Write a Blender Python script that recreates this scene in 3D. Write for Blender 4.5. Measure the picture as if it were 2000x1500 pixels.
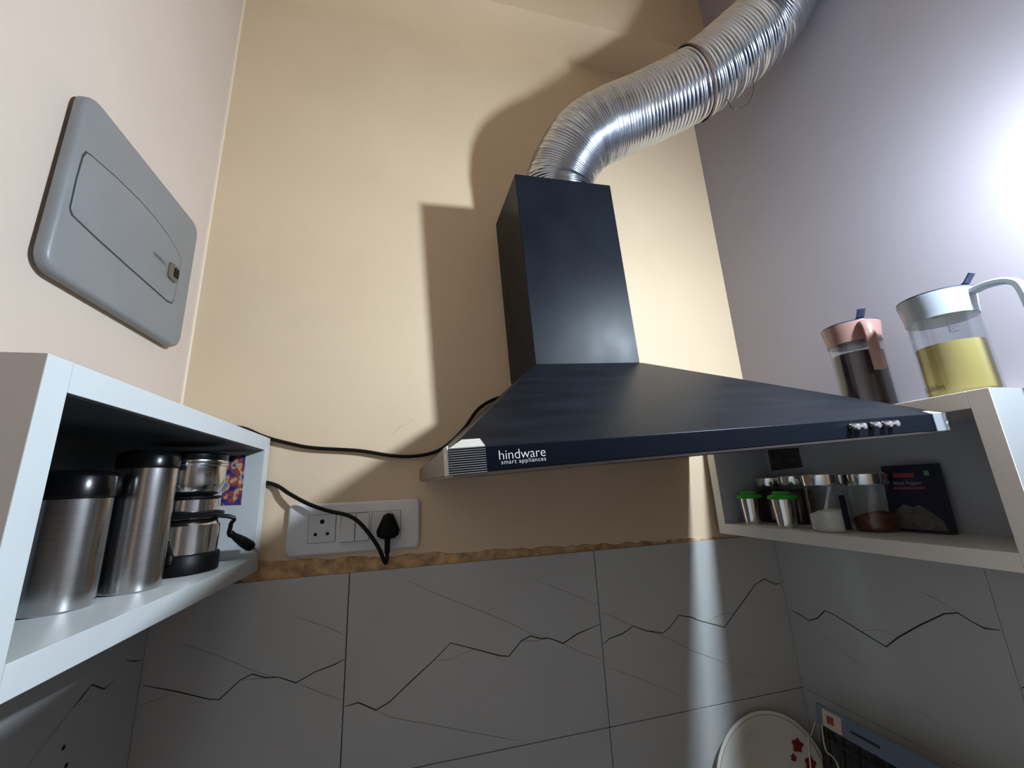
import bpy, bmesh, math, random
from mathutils import Matrix, Vector, noise
random.seed(7)
R = math.radians
for o in list(bpy.data.objects): bpy.data.objects.remove(o)
SC = bpy.context.scene
COL = SC.collection

# ------------------------------------------------------------------ camera (at the origin: world z = 0 is eye level)
cam = bpy.data.cameras.new('camera'); cam.sensor_width = 36; cam.lens = 793.2 / 2000 * 36
cam.clip_start = 0.01
co = bpy.data.objects.new('camera', cam); COL.objects.link(co)
cr, cu, cf = Vector((0.97012091, -0.23816855, -0.04627278)), Vector((-0.01500612, -0.24925494, 0.96832164)), Vector((0.24215748, 0.93869469, 0.24538141))
co.matrix_world = Matrix(((cr.x, cu.x, -cf.x, 0), (cr.y, cu.y, -cf.y, 0), (cr.z, cu.z, -cf.z, 0), (0, 0, 0, 1)))
SC.camera = co
# ------------------------------------------------------------------ world, exposure, key lamp values
w = bpy.data.worlds.new('world'); SC.world = w; w.use_nodes = True
w.node_tree.nodes['Background'].inputs[0].default_value = (0.02, 0.022, 0.026, 1)
w.node_tree.nodes['Background'].inputs[1].default_value = 1.0
vs = SC.view_settings
vs.view_transform = 'Standard'; vs.look = 'None'; vs.gamma = 1; vs.use_curve_mapping = False
vs.exposure = 0.0
BULB_POS = Vector((0.690, 0.097, 0.425)); BULB_R = 0.028
BULB_STRENGTH = 2150; BULB_COLOR = (0.74, 0.87, 1.0)

XL, XR, YB = -0.3856, 0.7981, 0.805
ZF, ZC, YF = -1.58, 1.45, -1.7
ZT = -0.129                       # top of the tiling

# ------------------------------------------------------------------ materials
def srgb(r, g, b):
    f = lambda c: (c/255/12.92) if c/255 <= 0.04045 else ((c/255+0.055)/1.055)**2.4
    return (f(r), f(g), f(b), 1)
MATS = {}
def mat(name, col, rough=0.5, metal=0.0, noise_amt=0.0, noise_scale=20, bump=0.0, bump_scale=80, spec=0.5, coat=0.0, trans=0.0, ior=1.45, emit=None, estr=0, stretch=None, coat_rough=0.1, rough_var=0.0):
    m = bpy.data.materials.new(name); m.use_nodes = True
    nt = m.node_tree; p = nt.nodes['Principled BSDF']
    p.inputs['Base Color'].default_value = col
    p.inputs['Roughness'].default_value = rough; p.inputs['Metallic'].default_value = metal
    p.inputs['Specular IOR Level'].default_value = spec; p.inputs['IOR'].default_value = ior
    p.inputs['Coat Weight'].default_value = coat; p.inputs['Coat Roughness'].default_value = coat_rough
    p.inputs['Transmission Weight'].default_value = trans
    if emit: p.inputs['Emission Color'].default_value = emit; p.inputs['Emission Strength'].default_value = estr
    if noise_amt or bump or rough_var:
        tc = nt.nodes.new('ShaderNodeTexCoord'); mp = nt.nodes.new('ShaderNodeMapping')
        nt.links.new(tc.outputs['Object'], mp.inputs['Vector'])
        if stretch: mp.inputs['Scale'].default_value = stretch
    if noise_amt:
        n = nt.nodes.new('ShaderNodeTexNoise'); n.inputs['Scale'].default_value = noise_scale; n.inputs['Detail'].default_value = 6
        nt.links.new(mp.outputs[0], n.inputs['Vector'])
        mr = nt.nodes.new('ShaderNodeMapRange'); mr.inputs[1].default_value = 0.3; mr.inputs[2].default_value = 0.7
        mr.inputs[3].default_value = 1-noise_amt; mr.inputs[4].default_value = 1+noise_amt
        nt.links.new(n.outputs['Fac'], mr.inputs[0])
        vm = nt.nodes.new('ShaderNodeVectorMath'); vm.operation = 'SCALE'; vm.inputs[0].default_value = col[:3]
        nt.links.new(mr.outputs[0], vm.inputs['Scale']); nt.links.new(vm.outputs[0], p.inputs['Base Color'])
    if rough_var:
        n = nt.nodes.new('ShaderNodeTexNoise'); n.inputs['Scale'].default_value = noise_scale*0.7; n.inputs['Detail'].default_value = 5
        nt.links.new(mp.outputs[0], n.inputs['Vector'])
        mr = nt.nodes.new('ShaderNodeMapRange'); mr.inputs[1].default_value = 0.3; mr.inputs[2].default_value = 0.7
        mr.inputs[3].default_value = rough-rough_var; mr.inputs[4].default_value = rough+rough_var
        nt.links.new(n.outputs['Fac'], mr.inputs[0]); nt.links.new(mr.outputs[0], p.inputs['Roughness'])
    if bump:
        n = nt.nodes.new('ShaderNodeTexNoise'); n.inputs['Scale'].default_value = bump_scale; n.inputs['Detail'].default_value = 4
        nt.links.new(mp.outputs[0], n.inputs['Vector'])
        b = nt.nodes.new('ShaderNodeBump'); b.inputs['Strength'].default_value = bump; b.inputs['Distance'].default_value = 0.002
        nt.links.new(n.outputs['Fac'], b.inputs['Height']); nt.links.new(b.outputs[0], p.inputs['Normal'])
    MATS[name] = m
    return m
def thin_glass(name, tint=(0.93, 0.95, 0.96, 1), rough=0.03):
    m = bpy.data.materials.new(name); m.use_nodes = True; nt = m.node_tree
    for n in list(nt.nodes): nt.nodes.remove(n)
    out = nt.nodes.new('ShaderNodeOutputMaterial'); mx = nt.nodes.new('ShaderNodeMixShader')
    tr = nt.nodes.new('ShaderNodeBsdfTransparent'); gl = nt.nodes.new('ShaderNodeBsdfGlossy'); fr = nt.nodes.new('ShaderNodeMath'); fr.operation = 'MULTIPLY_ADD'; fr.inputs[1].default_value = 0.8; fr.inputs[2].default_value = 0.045
    lw = nt.nodes.new('ShaderNodeLayerWeight'); lw.inputs[0].default_value = 0.5
    pw = nt.nodes.new('ShaderNodeMath'); pw.operation = 'POWER'; pw.inputs[1].default_value = 5; nt.links.new(lw.outputs['Facing'], pw.inputs[0]); nt.links.new(pw.outputs[0], fr.inputs[0])
    tr.inputs[0].default_value = tint; gl.inputs['Roughness'].default_value = rough
    nt.links.new(fr.outputs[0], mx.inputs[0]); nt.links.new(tr.outputs[0], mx.inputs[1]); nt.links.new(gl.outputs[0], mx.inputs[2])
    nt.links.new(mx.outputs[0], out.inputs[0]); MATS[name] = m; return m
def liquid(name, col, trans_col, fac):
    m = bpy.data.materials.new(name); m.use_nodes = True; nt = m.node_tree
    p = nt.nodes['Principled BSDF']; p.inputs['Base Color'].default_value = col; p.inputs['Roughness'].default_value = 0.4; p.inputs['Specular IOR Level'].default_value = 0.05
    out = nt.nodes['Material Output']; mx = nt.nodes.new('ShaderNodeMixShader'); tr = nt.nodes.new('ShaderNodeBsdfTransparent')
    tr.inputs[0].default_value = trans_col; mx.inputs[0].default_value = fac
    nt.links.new(p.outputs[0], mx.inputs[1]); nt.links.new(tr.outputs[0], mx.inputs[2]); nt.links.new(mx.outputs[0], out.inputs[0])
    MATS[name] = m; return m
def stripes(name, c1, c2, axis, period, duty, rough=0.35, jitter=0.0):
    """printed stripes across one object axis"""
    m = bpy.data.materials.new(name); m.use_nodes = True; nt = m.node_tree; p = nt.nodes['Principled BSDF']
    p.inputs['Roughness'].default_value = rough; p.inputs['Specular IOR Level'].default_value = 0.1
    tc = nt.nodes.new('ShaderNodeTexCoord'); sx = nt.nodes.new('ShaderNodeSeparateXYZ'); nt.links.new(tc.outputs['Object'], sx.inputs[0])
    d = nt.nodes.new('ShaderNodeMath'); d.operation = 'DIVIDE'; d.inputs[1].default_value = period; nt.links.new(sx.outputs[axis], d.inputs[0])
    fr = nt.nodes.new('ShaderNodeMath'); fr.operation = 'FRACT'; nt.links.new(d.outputs[0], fr.inputs[0])
    src = fr
    lt = nt.nodes.new('ShaderNodeMath'); lt.operation = 'LESS_THAN'; lt.inputs[1].default_value = duty; nt.links.new(src.outputs[0], lt.inputs[0])
    mx = nt.nodes.new('ShaderNodeMix'); mx.data_type = 'RGBA'; mx.inputs[6].default_value = c1; mx.inputs[7].default_value = c2
    nt.links.new(lt.outputs[0], mx.inputs[0]); nt.links.new(mx.outputs[2], p.inputs['Base Color']); MATS[name] = m; return m
def picture(name, stops, scale, rough=0.4):
    m = bpy.data.materials.new(name); m.use_nodes = True; nt = m.node_tree; p = nt.nodes['Principled BSDF']
    p.inputs['Roughness'].default_value = rough
    tc = nt.nodes.new('ShaderNodeTexCoord'); n = nt.nodes.new('ShaderNodeTexNoise'); n.inputs['Scale'].default_value = scale; n.inputs['Detail'].default_value = 5
    n.inputs['Distortion'].default_value = 0.3
    nt.links.new(tc.outputs['Object'], n.inputs['Vector']); r = nt.nodes.new('ShaderNodeValToRGB'); r.color_ramp.interpolation = 'CONSTANT'
    el = r.color_ramp.elements
    el[0].position = stops[0][0]; el[0].color = stops[0][1]; el[1].position = stops[1][0]; el[1].color = stops[1][1]
    for pos, c in stops[2:]: e = el.new(pos); e.color = c
    nt.links.new(n.outputs['Fac'], r.inputs[0]); nt.links.new(r.outputs[0], p.inputs['Base Color']); MATS[name] = m; return m

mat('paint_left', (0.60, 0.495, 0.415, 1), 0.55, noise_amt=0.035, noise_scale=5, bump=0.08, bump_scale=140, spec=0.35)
mat('paint', (0.70, 0.545, 0.375, 1), 0.55, noise_amt=0.035, noise_scale=5, bump=0.08, bump_scale=140, spec=0.35)
mat('paint_right_sheen', (0.30, 0.275, 0.305, 1), 0.36, noise_amt=0.03, noise_scale=5, bump=0.08, bump_scale=120, spec=0.5)  # the lamp's bluish sheen is put into this wall's base colour
mat('ceiling_paint', (0.74, 0.58, 0.42, 1), 0.7, noise_amt=0.03, noise_scale=4)
mat('floor_tile', (0.58, 0.52, 0.45, 1), 0.3, noise_amt=0.1, noise_scale=8)
mat('tile_glaze', (0.49, 0.495, 0.49, 1), 0.16, noise_amt=0.03, noise_scale=9, spec=0.5)
mat('vein_dark', srgb(48, 44, 40), 0.2)
mat('vein_faint', srgb(132, 127, 119), 0.2)
mat('grout', srgb(60, 54, 47), 0.9)
mat('mortar', srgb(186, 150, 108), 0.8, noise_amt=0.45, noise_scale=60, bump=0.5, bump_scale=90)
mat('laminate', srgb(192, 196, 196), 0.4, noise_amt=0.03, noise_scale=12, spec=0.4)
mat('laminate_end_dimmed', srgb(136, 138, 140), 0.4, noise_amt=0.03, noise_scale=12)  # colour darkened to offset strong light from the nearby bulb
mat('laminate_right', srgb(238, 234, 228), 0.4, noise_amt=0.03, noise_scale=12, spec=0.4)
mat('laminate_side_shaded', srgb(158, 146, 138), 0.45, noise_amt=0.03, noise_scale=10)  # shade of the unlit near end is put into this colour
mat('laminate_inside_shaded', srgb(176, 180, 188), 0.45)  # right cabinet's inner shade is painted in as a darker panel colour
mat('dark_sheet', srgb(60, 60, 62), 0.5)
mat('black_metal', (0.006, 0.008, 0.012, 1), 0.40, metal=0.0, spec=0.14, noise_amt=0.25, noise_scale=14, rough_var=0.05)
mat('black_front', (0.004, 0.006, 0.010, 1), 0.38, spec=0.05)
mat('black_canopy', (0.007, 0.009, 0.012, 1), 0.38, spec=0.16, noise_amt=0.3, noise_scale=16, stretch=(0.7, 3, 3))
mat('hood_side', srgb(120, 106, 92), 0.4, metal=0.3)
mat('hood_steel', srgb(150, 146, 140), 0.35, metal=0.9)
mat('filter_metal', srgb(130, 128, 124), 0.4, metal=0.9)
mat('chrome', (0.85, 0.86, 0.88, 1), 0.12, metal=1)
mat('white_print', srgb(225, 225, 228), 0.5)
mat('aluminium', (0.56, 0.59, 0.64, 1), 0.19, metal=1.0, rough_var=0.05, noise_scale=30)
mat('brown_clamp', srgb(92, 70, 62), 0.5)
mat('tie_wire', srgb(70, 50, 45), 0.4, metal=0.5)
mat('grey_plastic', srgb(126, 127, 128), 0.38, noise_amt=0.05, noise_scale=14)
mat('dark_gap', srgb(50, 52, 56), 0.7)
mat('box_side', srgb(150, 140, 130), 0.5, noise_amt=0.2, noise_scale=40)
mat('latch_brown', srgb(98, 88, 76), 0.4)
mat('black', srgb(9, 9, 10), 0.4, spec=0.15)
mat('black_gloss', srgb(8, 8, 9), 0.22, spec=0.3)
mat('rubber', srgb(11, 11, 12), 0.42, spec=0.25)
mat('steel', (0.55, 0.545, 0.54, 1), 0.21, metal=1, noise_amt=0.06, noise_scale=60, stretch=(0.3, 0.3, 8))
mat('steel_shiny', (0.74, 0.74, 0.73, 1), 0.14, metal=1)
mat('white_plastic', srgb(222, 224, 226), 0.32)
mat('white_module', srgb(214, 216, 218), 0.35)
mat('green_plastic', srgb(52, 168, 52), 0.35)
mat('salt', srgb(226, 224, 218), 0.8, noise_amt=0.06, noise_scale=120, bump=0.4, bump_scale=250)
mat('spice', srgb(104, 62, 42), 0.8, noise_amt=0.3, noise_scale=120)
mat('spice_dark', srgb(62, 44, 36), 0.8, noise_amt=0.3, noise_scale=120)
mat('carton_blue', srgb(34, 38, 58), 0.35)
mat('carton_grey', srgb(100, 96, 92), 0.5, noise_amt=0.3, noise_scale=90)
mat('carton_red', srgb(150, 62, 66), 0.5)
mat('carton_text', srgb(160, 160, 172), 0.5)
mat('veg_green', srgb(96, 150, 110), 0.5)
mat('pink_lid', srgb(138, 105, 98), 0.25)
mat('blue_white_lid', srgb(142, 150, 158), 0.25)
mat('dark_lid', srgb(40, 50, 72), 0.25)
mat('ink', srgb(28, 26, 24), 0.5)
mat('ceramic', srgb(222, 218, 206), 0.12)
mat('flower_red', srgb(150, 42, 44), 0.3)
mat('wire', srgb(196, 186, 170), 0.25, metal=0.9)
mat('pack_card', srgb(104, 116, 134), 0.25)
mat('pack_dark', srgb(22, 20, 20), 0.3)
mat('pack_cream', srgb(205, 180, 160), 0.3)
mat('grill_wire', srgb(70, 62, 58), 0.35, metal=0.7)
mat('granite', srgb(46, 44, 44), 0.25, noise_amt=0.4, noise_scale=120)
mat('cabinet_base', srgb(120, 90, 70), 0.5)
mat('bulb_glow', (1, 1, 1, 1), 0.5, emit=BULB_COLOR + (1,), estr=BULB_STRENGTH)
mat('clear_film', srgb(205, 200, 190), 0.2, trans=0.0)
thin_glass('glass'); thin_glass('film_glass', (0.86, 0.84, 0.82, 1), 0.15)
liquid('yellow_liquid', srgb(176, 158, 98), srgb(232, 216, 160), 0.40)
liquid('dark_liquid', srgb(66, 54, 60), srgb(120, 96, 96), 0.35)
picture('print_blue', [(0.0, srgb(36, 34, 96)), (0.40, srgb(60, 58, 128)), (0.47, srgb(150, 70, 56)), (0.53, srgb(196, 160, 120)), (0.58, srgb(120, 130, 150)), (0.64, srgb(38, 44, 110))], 55)
picture('print_dark', [(0.0, srgb(40, 40, 46)), (0.42, srgb(70, 66, 66)), (0.5, srgb(52, 52, 58)), (0.58, srgb(88, 84, 84)), (0.66, srgb(44, 44, 50))], 90)
stripes('striped_label', srgb(22, 23, 28), srgb(186, 184, 180), 2, 0.0018, 0.15)
stripes('striped_label_light', srgb(120, 116, 108), srgb(222, 218, 208), 1, 0.0022, 0.6)
stripes('barcode_label', srgb(150, 156, 164), srgb(40, 44, 54), 0, 0.0021, 0.42)

# ------------------------------------------------------------------ helpers
MB = Matrix(((1, 0, 0), (0, 0, -1), (0, 1, 0)))        # local x,y,z -> on a surface facing -Y
ML = Matrix(((0, 0, 1), (1, 0, 0), (0, 1, 0)))         # on a surface facing +X
MR = Matrix(((0, 0, -1), (-1, 0, 0), (0, 1, 0)))       # on a surface facing -X
def root(name, loc, label=None, cat=None, group=None, M=None):
    o = bpy.data.objects.new(name, None); COL.objects.link(o)
    if M is None: o.location = loc
    else: o.matrix_world = M
    o.empty_display_size = 0.02
    return tag(o, label, cat, group)
def tag(o, label=None, cat=None, group=None, kind=None):
    if label: o['label'] = label
    if cat: o['category'] = cat
    if group: o['group'] = group
    if kind: o['kind'] = kind
    return o
def origin_of(p):
    v = Vector((0, 0, 0))
    while p is not None: v += p.location; p = p.parent
    return v
def obj(name, data, m, parent=None, local=False, smooth=False, angle=40):
    """data = (verts, faces) in world space, or in the parent's space if local"""
    V, Fc = data; V = [Vector(v) for v in V]
    loc = Vector((0, 0, 0))
    if parent is not None:
        if not local:
            o0 = origin_of(parent); V = [v - o0 for v in V]
    else:
        xs, ys, zs = zip(*[(v.x, v.y, v.z) for v in V])
        loc = Vector(((min(xs)+max(xs))/2, (min(ys)+max(ys))/2, min(zs)))
        V = [v - loc for v in V]
    me = bpy.data.meshes.new(name); me.from_pydata(V, [], Fc); me.update()
    bm = bmesh.new(); bm.from_mesh(me); bmesh.ops.recalc_face_normals(bm, faces=bm.faces)
    if smooth:
        for f in bm.faces: f.smooth = True
        for e in bm.edges:
            if len(e.link_faces) == 2 and e.calc_face_angle(0) > R(angle): e.smooth = False
    bm.to_mesh(me); bm.free()
    me.materials.append(MATS[m])
    o = bpy.data.objects.new(name, me); COL.objects.link(o); o.location = loc
    if parent is not None: o.parent = parent
    return o
def join(*parts):
    V, Fc = [], []
    for v, f in parts:
        n = len(V); V += list(v); Fc += [tuple(i+n for i in q) for q in f]
    return V, Fc
def xf(data, M, t=(0, 0, 0)):
    t = Vector(t); return [M @ Vector(v) + t for v in data[0]], data[1]
def box(x0, x1, y0, y1, z0, z1, b=0.0):
    """box, with chamfered edges if b"""
    if not b:
        V = [(x, y, z) for x in (x0, x1) for y in (y0, y1) for z in (z0, z1)]
        return V, [(0, 1, 3, 2), (4, 6, 7, 5), (0, 4, 5, 1), (2, 3, 7, 6), (0, 2, 6, 4), (1, 5, 7, 3)]
    bm = bmesh.new(); bmesh.ops.create_cube(bm, size=1)
    for v in bm.verts: v.co = Vector((x0+(v.co.x+.5)*(x1-x0), y0+(v.co.y+.5)*(y1-y0), z0+(v.co.z+.5)*(z1-z0)))
    bmesh.ops.bevel(bm, geom=list(bm.edges), offset=b, segments=2, affect='EDGES', profile=0.5)
    bm.verts.index_update()
    d = ([v.co.copy() for v in bm.verts], [tuple(v.index for v in f.verts) for f in bm.faces]); bm.free(); return d
def lathe(prof, c=(0, 0, 0), n=40, closed=True):
    V, Fc = [], []
    for r, z in prof:
        for k in range(n):
            a = 2*math.pi*k/n; V.append((c[0]+r*math.cos(a), c[1]+r*math.sin(a), c[2]+z))
    for i in range(len(prof)-1):
        for k in range(n):
            k2 = (k+1) % n; Fc.append((i*n+k, i*n+k2, (i+1)*n+k2, (i+1)*n+k))
    if closed:
        Fc.append(tuple(range(n))); m = (len(prof)-1)*n; Fc.append(tuple(range(m, m+n)))
    return V, Fc
def prism(pts, t, b=0.0, z0=0.0, seg=3):
    """extrude a convex-ish 2D outline by t along +Z with a rounded top edge b"""
    n = len(pts); cx = sum(p[0] for p in pts)/n; cy = sum(p[1] for p in pts)/n
    hw = max(abs(p[0]-cx) for p in pts); hh = max(abs(p[1]-cy) for p in pts)
    rings = [(0.0, z0)]
    if b:
        for k in range(seg+1):
            a = math.pi/2*k/seg; rings.append((b*(1-math.cos(a)), z0+t-b+b*math.sin(a)))
    else: rings.append((0.0, z0+t))
    V, Fc = [], []
    for ins, z in rings:
        for p in pts: V.append((cx+(p[0]-cx)*(1-ins/hw), cy+(p[1]-cy)*(1-ins/hh), z))
    for i in range(len(rings)-1):
        for k in range(n): Fc.append((i*n+k, i*n+(k+1) % n, (i+1)*n+(k+1) % n, (i+1)*n+k))
    Fc.append(tuple(range(n))); m = (len(rings)-1)*n; Fc.append(tuple(range(m, m+n)))
    return V, Fc
def rrect(x0, x1, y0, y1, r, n=5):
    P = []
    for cx, cy, a0 in ((x1-r, y1-r, 0), (x0+r, y1-r, 90), (x0+r, y0+r, 180), (x1-r, y0+r, 270)):
        for k in range(n+1): a = R(a0+90*k/n); P.append((cx+r*math.cos(a), cy+r*math.sin(a)))
    return P
def circ(cx, cy, r, n=20): return [(cx+r*math.cos(2*math.pi*k/n), cy+r*math.sin(2*math.pi*k/n)) for k in range(n)]
def spline(P, per=8):
    P = [Vector(p) for p in P]; Q = [2*P[0]-P[1]] + P + [2*P[-1]-P[-2]]; out = []
    for i in range(1, len(Q)-2):
        a, b, c, d = Q[i-1:i+3]
        for k in range(per):
            t = k/per; out.append(0.5*((2*b)+(c-a)*t+(2*a-5*b+4*c-d)*t*t+(3*b-a-3*c+d)*t**3))
    out.append(P[-1]); return out
def tube(path, r, n=10, radii=None, caps=True):
    V, Fc = [], []; up = None; N = len(path)
    for i, p in enumerate(path):
        t = (path[min(i+1, N-1)]-path[max(i-1, 0)]).normalized()
        if up is None: up = t.orthogonal().normalized()
        up = (up - t*up.dot(t)).normalized(); s = t.cross(up)
        rr = radii[i] if radii else r
        for k in range(n): a = 2*math.pi*k/n; V.append(p+up*rr*math.cos(a)+s*rr*math.sin(a))
    for i in range(N-1):
        for k in range(n): Fc.append((i*n+k, i*n+(k+1) % n, (i+1)*n+(k+1) % n, (i+1)*n+k))
    if caps: Fc += [tuple(range(n)), tuple(range((N-1)*n, N*n))]
    return V, Fc
def ribbon(pts, wd, z, jit=0.0003):
    """flat polyline with a width in a local xy plane at height z"""
    V, Fc = [], []; N = len(pts)
    for i, p in enumerate(pts):
        a = pts[max(i-1, 0)]; b = pts[min(i+1, N-1)]; dx, dy = b[0]-a[0], b[1]-a[1]; l = math.hypot(dx, dy) or 1
        h = wd/2*(0.45 if i in (0, N-1) else random.uniform(0.75, 1.25)); V += [(p[0]-dy/l*h, p[1]+dx/l*h, z), (p[0]+dy/l*h, p[1]-dx/l*h, z)]
    for i in range(N-1): Fc.append((2*i, 2*i+1, 2*i+3, 2*i+2))
    return V, Fc
def text_mesh(s, size, extrude=0.0001, align='LEFT', space=1.0, thin=0.0):
    cu_ = bpy.data.curves.new('txt', 'FONT'); cu_.body = s; cu_.size = size; cu_.extrude = extrude; cu_.align_x = align; cu_.space_character = space; cu_.offset = -thin; cu_.resolution_u = 3
    o = bpy.data.objects.new('txt', cu_); COL.objects.link(o)
    me = bpy.data.meshes.new_from_object(o.evaluated_get(bpy.context.evaluated_depsgraph_get()))
    d = ([v.co.copy() for v in me.vertices], [tuple(p.vertices) for p in me.polygons])
    bpy.data.objects.remove(o); bpy.data.curves.remove(cu_); bpy.data.meshes.remove(me); return d
def fit_text(s, width, **k):
    d = text_mesh(s, 1.0, extrude=0, **k); xs = [v.x for v in d[0]]; sc = width/(max(xs)-min(xs)); x0 = min(xs)
    return [Vector(((v.x-x0)*sc, v.y*sc, 0)) for v in d[0]], d[1]
def shift(data, dx=0, dy=0, dz=0): return [Vector(v)+Vector((dx, dy, dz)) for v in data[0]], data[1]
def wrap(data, c, rad, a0, z0):
    """bend a flat mesh round a vertical cylinder"""
    return [Vector((c[0]+(rad+v[2])*math.cos(a0+v[0]/rad), c[1]+(rad+v[2])*math.sin(a0+v[0]/rad), z0+v[1])) for v in data[0]], data[1]

# ================================================================== THE ROOM
def struct(name, data, m): return tag(obj(name, data, m), kind='structure')
wall_back = struct('wall_back', box(XL-0.1, XR+0.1, YB, YB+0.1, ZF, ZC), 'paint')
wall_left = struct('wall_left', box(XL-0.1, XL, YF, YB, ZF, ZC), 'paint_left')
wall_right = struct('wall_right', box(XR, XR+0.1, YF, YB, ZF, ZC), 'paint_right_sheen')
wall_front = struct('wall_front', box(XL-0.1, XR+0.1, YF-0.1, YF, ZF, ZC), 'ceiling_paint')
struct('floor', box(XL-0.1, XR+0.1, YF-0.1, YB+0.1, ZF-0.1, ZF), 'floor_tile')
struct('ceiling', box(XL-0.1, XR+0.1, YF-0.1, YB+0.1, ZC, ZC+0.1), 'ceiling_paint')
struct('trim_1', box(XL, XR, 0.705, YB, 1.143, ZC), 'paint')          # beam along the top of the back wall

# tiles -------------------------------------------------------------
VB = {
 0: [(1, [(-0.3731, -0.2566), (-0.3302, -0.2706), (-0.2861, -0.2872), (-0.2724, -0.2898), (-0.2474, -0.268), (-0.2313, -0.2618), (-0.2107, -0.2696), (-0.1934, -0.2712), (-0.1678, -0.2826), (-0.1404, -0.2709), (-0.1135, -0.265), (-0.0972, -0.2587)]),
     (0, [(-0.3335, -0.2063), (-0.282, -0.2295), (-0.2408, -0.2516), (-0.2111, -0.2659), (-0.1934, -0.2712)]), (0, [(-0.1648, -0.2836), (-0.1325, -0.3003), (-0.0972, -0.317)]),
     (0, [(-0.1734, -0.1892), (-0.1292, -0.2078), (-0.0972, -0.2251)]), (0, [(-0.3741, -0.2817), (-0.3598, -0.2788), (-0.3377, -0.273)]), (0, [(-0.2474, -0.268), (-0.225, -0.269), (-0.2107, -0.2705)])],
 1: [(1, [(-0.0947, -0.3259), (-0.0735, -0.3235), (-0.0465, -0.338), (-0.0262, -0.3303), (0.0123, -0.3023), (0.0459, -0.279), (0.0738, -0.2568), (0.1163, -0.2716), (0.1596, -0.2874), (0.1762, -0.2905), (0.1999, -0.2692), (0.2176, -0.2631), (0.2366, -0.27), (0.2542, -0.2715), (0.2792, -0.2829), (0.3086, -0.2707), (0.3553, -0.2601)]),
     (0, [(-0.0036, -0.1484), (0.0458, -0.1747), (0.1106, -0.2045), (0.1768, -0.2357), (0.2178, -0.2591), (0.2542, -0.2715)]), (0, [(0.0459, -0.2797), (0.0736, -0.2815), (0.0948, -0.2755), (0.1163, -0.2723)]),
     (0, [(0.2791, -0.2839), (0.3138, -0.3017), (0.3545, -0.3187)]), (0, [(-0.0465, -0.338), (-0.0192, -0.3528), (0.0262, -0.3671), (0.0626, -0.3789), (0.1236, -0.3987), (0.19, -0.4199)]),
     (0, [(0.2195, -0.164), (0.2824, -0.193), (0.3545, -0.2268)]), (0, [(0.1999, -0.2698), (0.2248, -0.2722), (0.2443, -0.272)])],
 2: [(1, [(0.3578, -0.294), (0.3737, -0.2861), (0.4, -0.2816), (0.4241, -0.2711), (0.4505, -0.2823), (0.4852, -0.2911), (0.5025, -0.283), (0.5266, -0.2639), (0.5562, -0.2709), (0.5682, -0.2771), (0.6282, -0.2971), (0.6571, -0.2745), (0.6866, -0.2523), (0.72, -0.2262), (0.7455, -0.2173), (0.7731, -0.2305), (0.7885, -0.2286)]),
     (0, [(0.3577, -0.2378), (0.3863, -0.2519), (0.4241, -0.2711)]), (0, [(0.4505, -0.2823), (0.4952, -0.3001), (0.5415, -0.3266), (0.5939, -0.3491), (0.6226, -0.3649)]), (0, [(0.5926, -0.2822), (0.6244, -0.2733), (0.6571, -0.2745)]),
     (0, [(0.3577, -0.3306), (0.4325, -0.3629), (0.5142, -0.4033)]), (0, [(0.6498, -0.3774), (0.6994, -0.3985)]), (0, [(0.4503, -0.2834), (0.4703, -0.2847), (0.4853, -0.2904)])]}
VR_ = [(1, [(0.7904, -0.2798), (0.7691, -0.2837), (0.7484, -0.2899), (0.7289, -0.2809), (0.7083, -0.2619), (0.6905, -0.2646), (0.6466, -0.2795), (0.6075, -0.2925), (0.5832, -0.2703), (0.5461, -0.2422), (0.5087, -0.2165), (0.4913, -0.2111), (0.4787, -0.2182), (0.4655, -0.2238), (0.4476, -0.2217)]),
       (0, [(0.6466, -0.2795), (0.6128, -0.2684), (0.599, -0.269), (0.5832, -0.2703)]), (0, [(0.7394, -0.3004), (0.7073, -0.319), (0.674, -0.3334), (0.649, -0.3443)]), (0, [(0.5428, -0.1894), (0.5202, -0.195), (0.4985, -0.2061), (0.4892, -0.211)]), (0, [(0.5833, -0.373), (0.5619, -0.3815)])]
VR2 = [(1, [(0.4445, -0.289), (0.43, -0.28), (0.40, -0.262), (0.36, -0.275), (0.30, -0.262)])]
VL_ = [(1, [(0.6641, -0.2268), (0.6752, -0.221), (0.6898, -0.2134), (0.7158, -0.2285), (0.7324, -0.2256)]), (0, [(0.6673, -0.2271), (0.6938, -0.2275)]), (1, [(0.7549, -0.2093), (0.7752, -0.2171), (0.7932, -0.2217)]), (0, [(0.60, -0.262), (0.63, -0.245), (0.6641, -0.2268)])]
def tile(wall, M, t, x0, x1, z0, z1, veins=(), G=0.0007):
    """local x along the wall, y up; t puts local z = 0 on the wall"""
    o = obj('tile', xf(box(x0+G, x1-G, z0+G, z1-G, 0, 0.0075, 0.0006), M, t), 'tile_glaze', wall)
    for k, (dark, pts) in enumerate(veins):
        sgn = -1 if M is MR else 1
        sp = spline([(sgn*p[0], p[1], 0) for p in pts], 2) if not dark else [Vector((sgn*p[0], p[1], 0)) for p in pts]
        obj('vein', xf(ribbon([(p.x, p.y) for p in sp], 0.0019 if dark else 0.0009, 0.0077), M, t), 'vein_dark' if dark else 'vein_faint', o)
XS = [-0.3790, -0.0962, 0.3566, 0.7912]
ZS = [ZT, -0.427, -0.725]
obj('grout_bed', box(XL, XR, YB-0.0052, YB, -0.73, ZT-0.001), 'grout', wall_back)
obj('grout_bed', box(XL, XL+0.0052, -0.45, YB-0.0052, -0.73, ZT-0.001), 'grout', wall_left)
obj('grout_bed', box(XR-0.0052, XR, -0.45, YB-0.0052, -0.73, ZT-0.001), 'grout', wall_right)
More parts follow.
